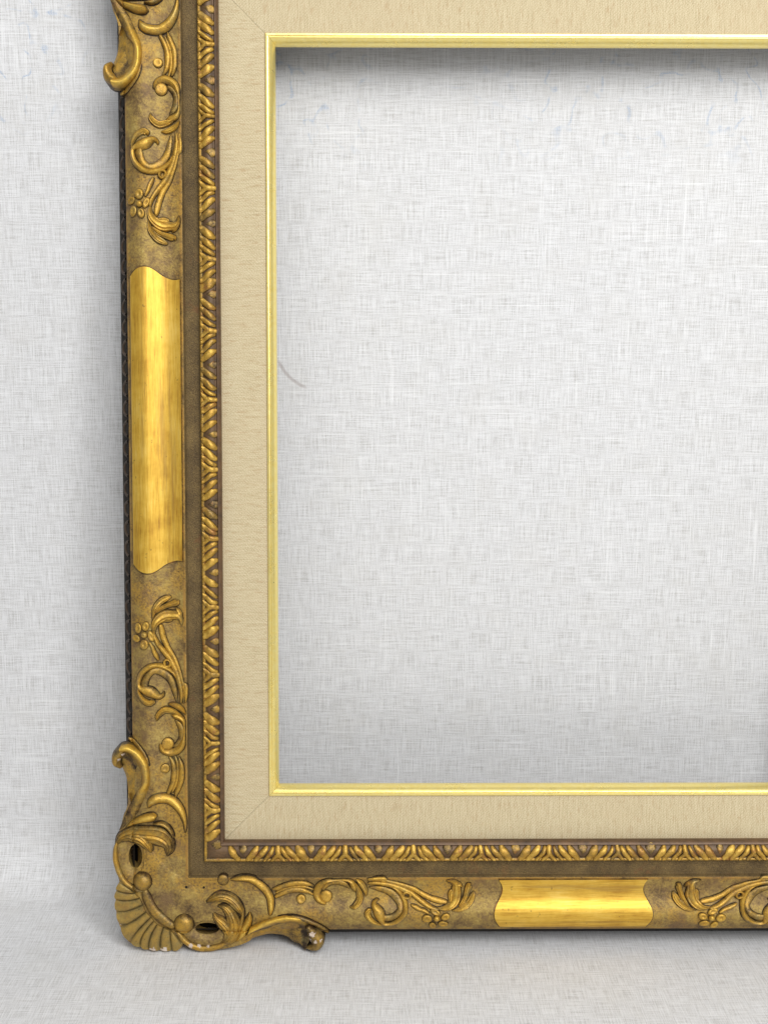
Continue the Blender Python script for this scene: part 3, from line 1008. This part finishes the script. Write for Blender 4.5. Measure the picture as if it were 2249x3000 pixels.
def corner_plate(T, parent):
    outer = catmull(np.array(PLATE_OUTLINE), 1.5)
    n_out = len(outer)
    inner = np.array([(50, 3), (58, 12), (62, 28), (50, 44), (30, 58), (14, 78), (3, 92)], float)
    last = outer[-1]
    inner = np.vstack([[(last[0] + 3, 2.0)], inner[1:]]) if last[0] > 55 else inner
    poly = np.vstack([outer, inner])
    g = .9
    xs = np.arange(poly[:, 0].min() - g, poly[:, 0].max() + g, g)
    ys = np.arange(poly[:, 1].min() - g, poly[:, 1].max() + g, g)
    cx_, cy_ = np.meshgrid(xs[:-1] + g / 2, ys[:-1] + g / 2, indexing='ij')
    ok = inside(cx_, cy_, poly)
    for (ca, cb, ra, rb) in PIT:
        ok &= ((cx_ - ca) / ra) ** 2 + ((cy_ - cb) / rb) ** 2 > 1
    ids = {}
    verts, faces = [], []

    def vid(i, j):
        if (i, j) not in ids:
            ids[(i, j)] = len(verts)
            verts.append([xs[i], ys[j]])
        return ids[(i, j)]
    for i in range(ok.shape[0]):
        for j in range(ok.shape[1]):
            if ok[i, j]:
                faces.append((vid(i, j), vid(i + 1, j), vid(i + 1, j + 1), vid(i, j + 1)))
    edge = {}
    for f in faces:
        for k in range(4):
            e = (f[k], f[(k + 1) % 4])
            if (e[1], e[0]) in edge:
                del edge[(e[1], e[0])]
            else:
                edge[e] = 1
    bverts = set(x for e in edge for x in e)
    P = np.array(verts)
    fade = np.zeros(len(P))
    for i in bverts:
        best = None
        for (ca, cb, ra, rb) in PIT:
            dx, dy = (P[i, 0] - ca) / ra, (P[i, 1] - cb) / rb
            r = math.hypot(dx, dy)
            if r < 1.35:
                best = (ca + dx / r * ra, cb + dy / r * rb)
        if best is None:
            q, d, k = seg_closest(P[i], poly)
            best = tuple(q) if d < 1.5 else tuple(P[i])
        P[i] = best
    for i in range(len(P)):
        dmin = np.min(np.hypot(inner[:, 0] - P[i, 0], inner[:, 1] - P[i, 1]))
        q, d, k = seg_closest(P[i], inner)
        fade[i] = 1 - sstep(d, 1.0, 6.0)
    W = np.array([T(*q) for q in P])
    w = surf(W[:, 0], W[:, 1]) + .45 - 1.3 * fade
    for (ca, cb, ra, rb) in PIT:       # hollow dish round each piercing
        q = np.sqrt(((P[:, 0] - ca) / ra) ** 2 + ((P[:, 1] - cb) / rb) ** 2)
        w -= 2.6 * (1 - sstep(q, 1.0, 1.9))
    w += .35 * np.sin(P[:, 0] * .31 + 1) * np.sin(P[:, 1] * .27)
    top = np.c_[W, w]
    low = top.copy()
    low[:, 2] = 8.0
    for (ca, cb, ra, rb) in PIT:
        q = ((P[:, 0] - ca) / ra) ** 2 + ((P[:, 1] - cb) / rb) ** 2
        low[q < 1.3, 2] = 13.0
    n = len(top)
    fs = list(faces)
    for (a, b) in edge:
        fs.append((b, a, a + n, b + n))
    if flips(T):
        fs = [f[::-1] for f in fs]
    new_mesh('corner_ground', np.vstack([top, low]), fs, M['ground'], parent, np.zeros(2 * n), 40)


def loft(rails, T, parent, name, mat):
    """skin over a set of guide lines, each with its own height"""
    N = 46
    L = []
    for pts, h in rails:
        Q = catmull(np.array([(q[0], q[1]) for q in pts]), .5)
        d = np.concatenate([[0], np.cumsum(np.linalg.norm(np.diff(Q, axis=0), axis=1))])
        # parameterise by control point index so the lines stay in step
        C = np.array([(q[0], q[1]) for q in pts])
        idx = np.linspace(0, len(C) - 1, N)
        out = []
        for x in idx:
            i = min(int(x), len(C) - 2)
            tt = x - i
            p0, p1, p2, p3 = C[max(i - 1, 0)], C[i], C[i + 1], C[min(i + 2, len(C) - 1)]
            out.append(.5 * ((2 * p1) + (-p0 + p2) * tt + (2 * p0 - 5 * p1 + 4 * p2 - p3) * tt * tt + (-p0 + 3 * p1 - 3 * p2 + p3) * tt ** 3))
        sg = np.linspace(0, 1, N)
        k = sstep(sg, .62, 1.0)
        hh = h * (1 - k) + 29.6 * k
        L.append(np.c_[np.array(out), hh])
    A = np.array(L)                                    # rails x N x 3
    cross = []
    for j in range(N):
        c = catmull(A[:, j, :], .9) if False else None
        pts = A[:, j, :]
        rows = []
        nr = len(pts)
        for i in range(nr - 1):
            p0, p1, p2, p3 = pts[max(i - 1, 0)], pts[i], pts[i + 1], pts[min(i + 2, nr - 1)]
            for tt in (0, .25, .5, .75):
                rows.append(.5 * ((2 * p1) + (-p0 + p2) * tt + (2 * p0 - 5 * p1 + 4 * p2 - p3) * tt * tt + (-p0 + 3 * p1 - 3 * p2 + p3) * tt ** 3))
        rows.append(pts[-1])
        rows = np.array(rows)
        lo0, lo1 = rows[0].copy(), rows[-1].copy()
        lo0[2], lo1[2] = 8.0, 24.0
        cross.append(np.vstack([[lo0], rows, [lo1]]))
    G = np.array(cross)                                # N x m x 3
    n, m2 = G.shape[:2]
    hmax = max(h for _, h in rails)
    rub = np.clip((G[..., 2] - 29) / (hmax - 29), 0, 1) ** .8
    rub = np.where(G[..., 2] < 28.5, .46, rub * .9 + .12)
    rub[:, 0] = 0
    rub[:, -1] = 0
    flat = G.reshape(-1, 3)
    W = np.array([T(q[0], q[1]) for q in flat])
    P = np.c_[W, flat[:, 2]]
    # orientation
    a, b, c = P[0 * m2 + 2], P[1 * m2 + 2], P[0 * m2 + m2 - 3]
    cr = (b[0] - a[0]) * (c[1] - a[1]) - (b[1] - a[1]) * (c[0] - a[0])
    fs = grid_faces(n, m2, cr < 0)
    new_mesh(name, P, fs, mat, parent, rub.reshape(-1), 60)
    return P, fs


def shell(T, parent):
    made = []
    for k in range(len(SHELL_GROOVES) - 1):
        g0, g1 = np.array(SHELL_GROOVES[k], float), np.array(SHELL_GROOVES[k + 1], float)
        om = np.array(SHELL_EDGE[k], float)
        n = 14
        s = np.linspace(0, 1, n)

        def quad(g, x):
            return (g[0] * ((1 - x) * (1 - 2 * x))[:, None] + g[1] * (4 * x * (1 - x))[:, None] + g[2] * (x * (2 * x - 1))[:, None])
        A, B = quad(g0, s), quad(g1, s)
        bul = om - (g0[0] + g1[0]) / 2
        rows, rub = [], []
        m2 = 11
        wide = np.linalg.norm(g0[0] - g1[0])
        hump = min(1.9, .34 * wide)
        for i in range(-1, n + 1):
            ii = min(max(i, 0), n - 1)
            for j in range(m2):
                x = j / (m2 - 1)
                p = A[ii] * (1 - x) + B[ii] * x + bul * (4 * x * (1 - x)) * (1 - s[ii]) ** 2
                wdt = np.linalg.norm(A[ii] - B[ii])
                f = (4 * x * (1 - x)) ** .6
                w = 28.7 + 1.4 * s[ii] - 1.2 * (1 - s[ii]) ** 3 + min(hump, .34 * wdt) * f
                if i == -1:
                    w = 8.0
                if i == n:
                    w = 26.0
                rows.append((p[0], p[1], w))
                rub.append(0.2 if i in (-1, n) else .08 + .55 * f ** .7)
        P = np.array(rows)
        W = np.array([T(q[0], q[1]) for q in P])
        P = np.c_[W, P[:, 2]]
        a, b, c = P[m2], P[2 * m2], P[m2 + m2 - 1]
        cr = (b[0] - a[0]) * (c[1] - a[1]) - (b[1] - a[1]) * (c[0] - a[0])
        fs = grid_faces(n + 2, m2, cr < 0)
        new_mesh('shell_flute', P, fs, M['relief_olive'], parent, rub, 55)
        made.append((P, fs))
    return made


def gesso_chips(T, parent, pieces):
    """spots where the gilding is knocked off down to the white gesso"""
    cr_ = random.Random(5)
    for a, b, r in CHIPS:
        q = np.array(T(a, b))
        best = None
        for v, f in pieces:
            v = np.asarray(v)
            sel = []
            for t in f:
                c = v[list(t)].mean(0)
                dx, dy = c[0] - q[0], c[1] - q[1]
                if math.hypot(dx, dy) < r * (.75 + .5 * cr_.random()) and c[2] > 20:
                    sel.append(t)
            if sel and (best is None or len(sel) > len(best[1])):
                best = (v, sel)
        if best is None:
            continue
        v, sel = best
        ids = sorted(set(i for t in sel for i in t))
        mp = {i: k for k, i in enumerate(ids)}
        P = v[ids].copy()
        P[:, 2] += .18
        P[:, :2] += (P[:, :2] - P[:, :2].mean(0)) * .03
        new_mesh('gesso_chip', P, [tuple(mp[i] for i in t) for t in sel], M['gesso'], parent, None, 60)


def corner(T, chips=False):
    pieces = []
    root = empty('corner_ornament', frame)
    corner_plate(T, root)
    pieces += shell(T, root)
    for a, b, r in NAIL_HOLES:
        v, f, rb = dome((a, b), r, .35, 1.0, 0, T, skirt=1.0, p=.6)
        v[:, 2] += .35
        new_mesh('nail_hole', v, f, M['side'], root)
    for nm, rails in CORNER_LOFTS:
        pieces.append(loft(rails, T, root, nm, M['relief_bright']))
    for part, pts, h, kw in CORNER:
        kw = dict(kw)
        if part in ('ball', 'bead'):
            a, b, r = pts[0]
            v, f, rb = dome((a, b), r, h, 1.0, 0, T, skirt=4 if h > 1 else 1, p=.5 if h > 1 else 1.2)
            new_mesh(part, v, f, M['relief'], root, (rb * .55 + .05) if part == 'ball' else rb * .5)
            continue
        P = [T(q[0], q[1]) + (q[2] * 1.14,) for q in pts]
        base = 12.0 if part in ('scroll_rim', 'volute') else None
        if part in ('acanthus_leaf', 'crescent', 'drop_leaf'):
            kw.setdefault('e', 1.45)
        if part == 'acanthus_leaf':
            kw['vein'] = (-.5, .05, .55)
        v, f, rb = sweep(P, h * 1.1, K=17, skirt=3.0, base=base, glaze=0 if base else .6, **kw)
        sc = {'shell_band': .5, 'scroll_rim': .6, 'acanthus_leaf': .66, 'leaf_ridge': .55, 'volute': .55}.get(part, .95)
        new_mesh(part, v, f, M['relief'], root, rb * sc)
        pieces.append((v, f))
    if chips:
        gesso_chips(T, root, pieces)


for key in ('bl', 'tl', 'br', 'tr'):
    corner(CORNER_T[key], key == 'bl')
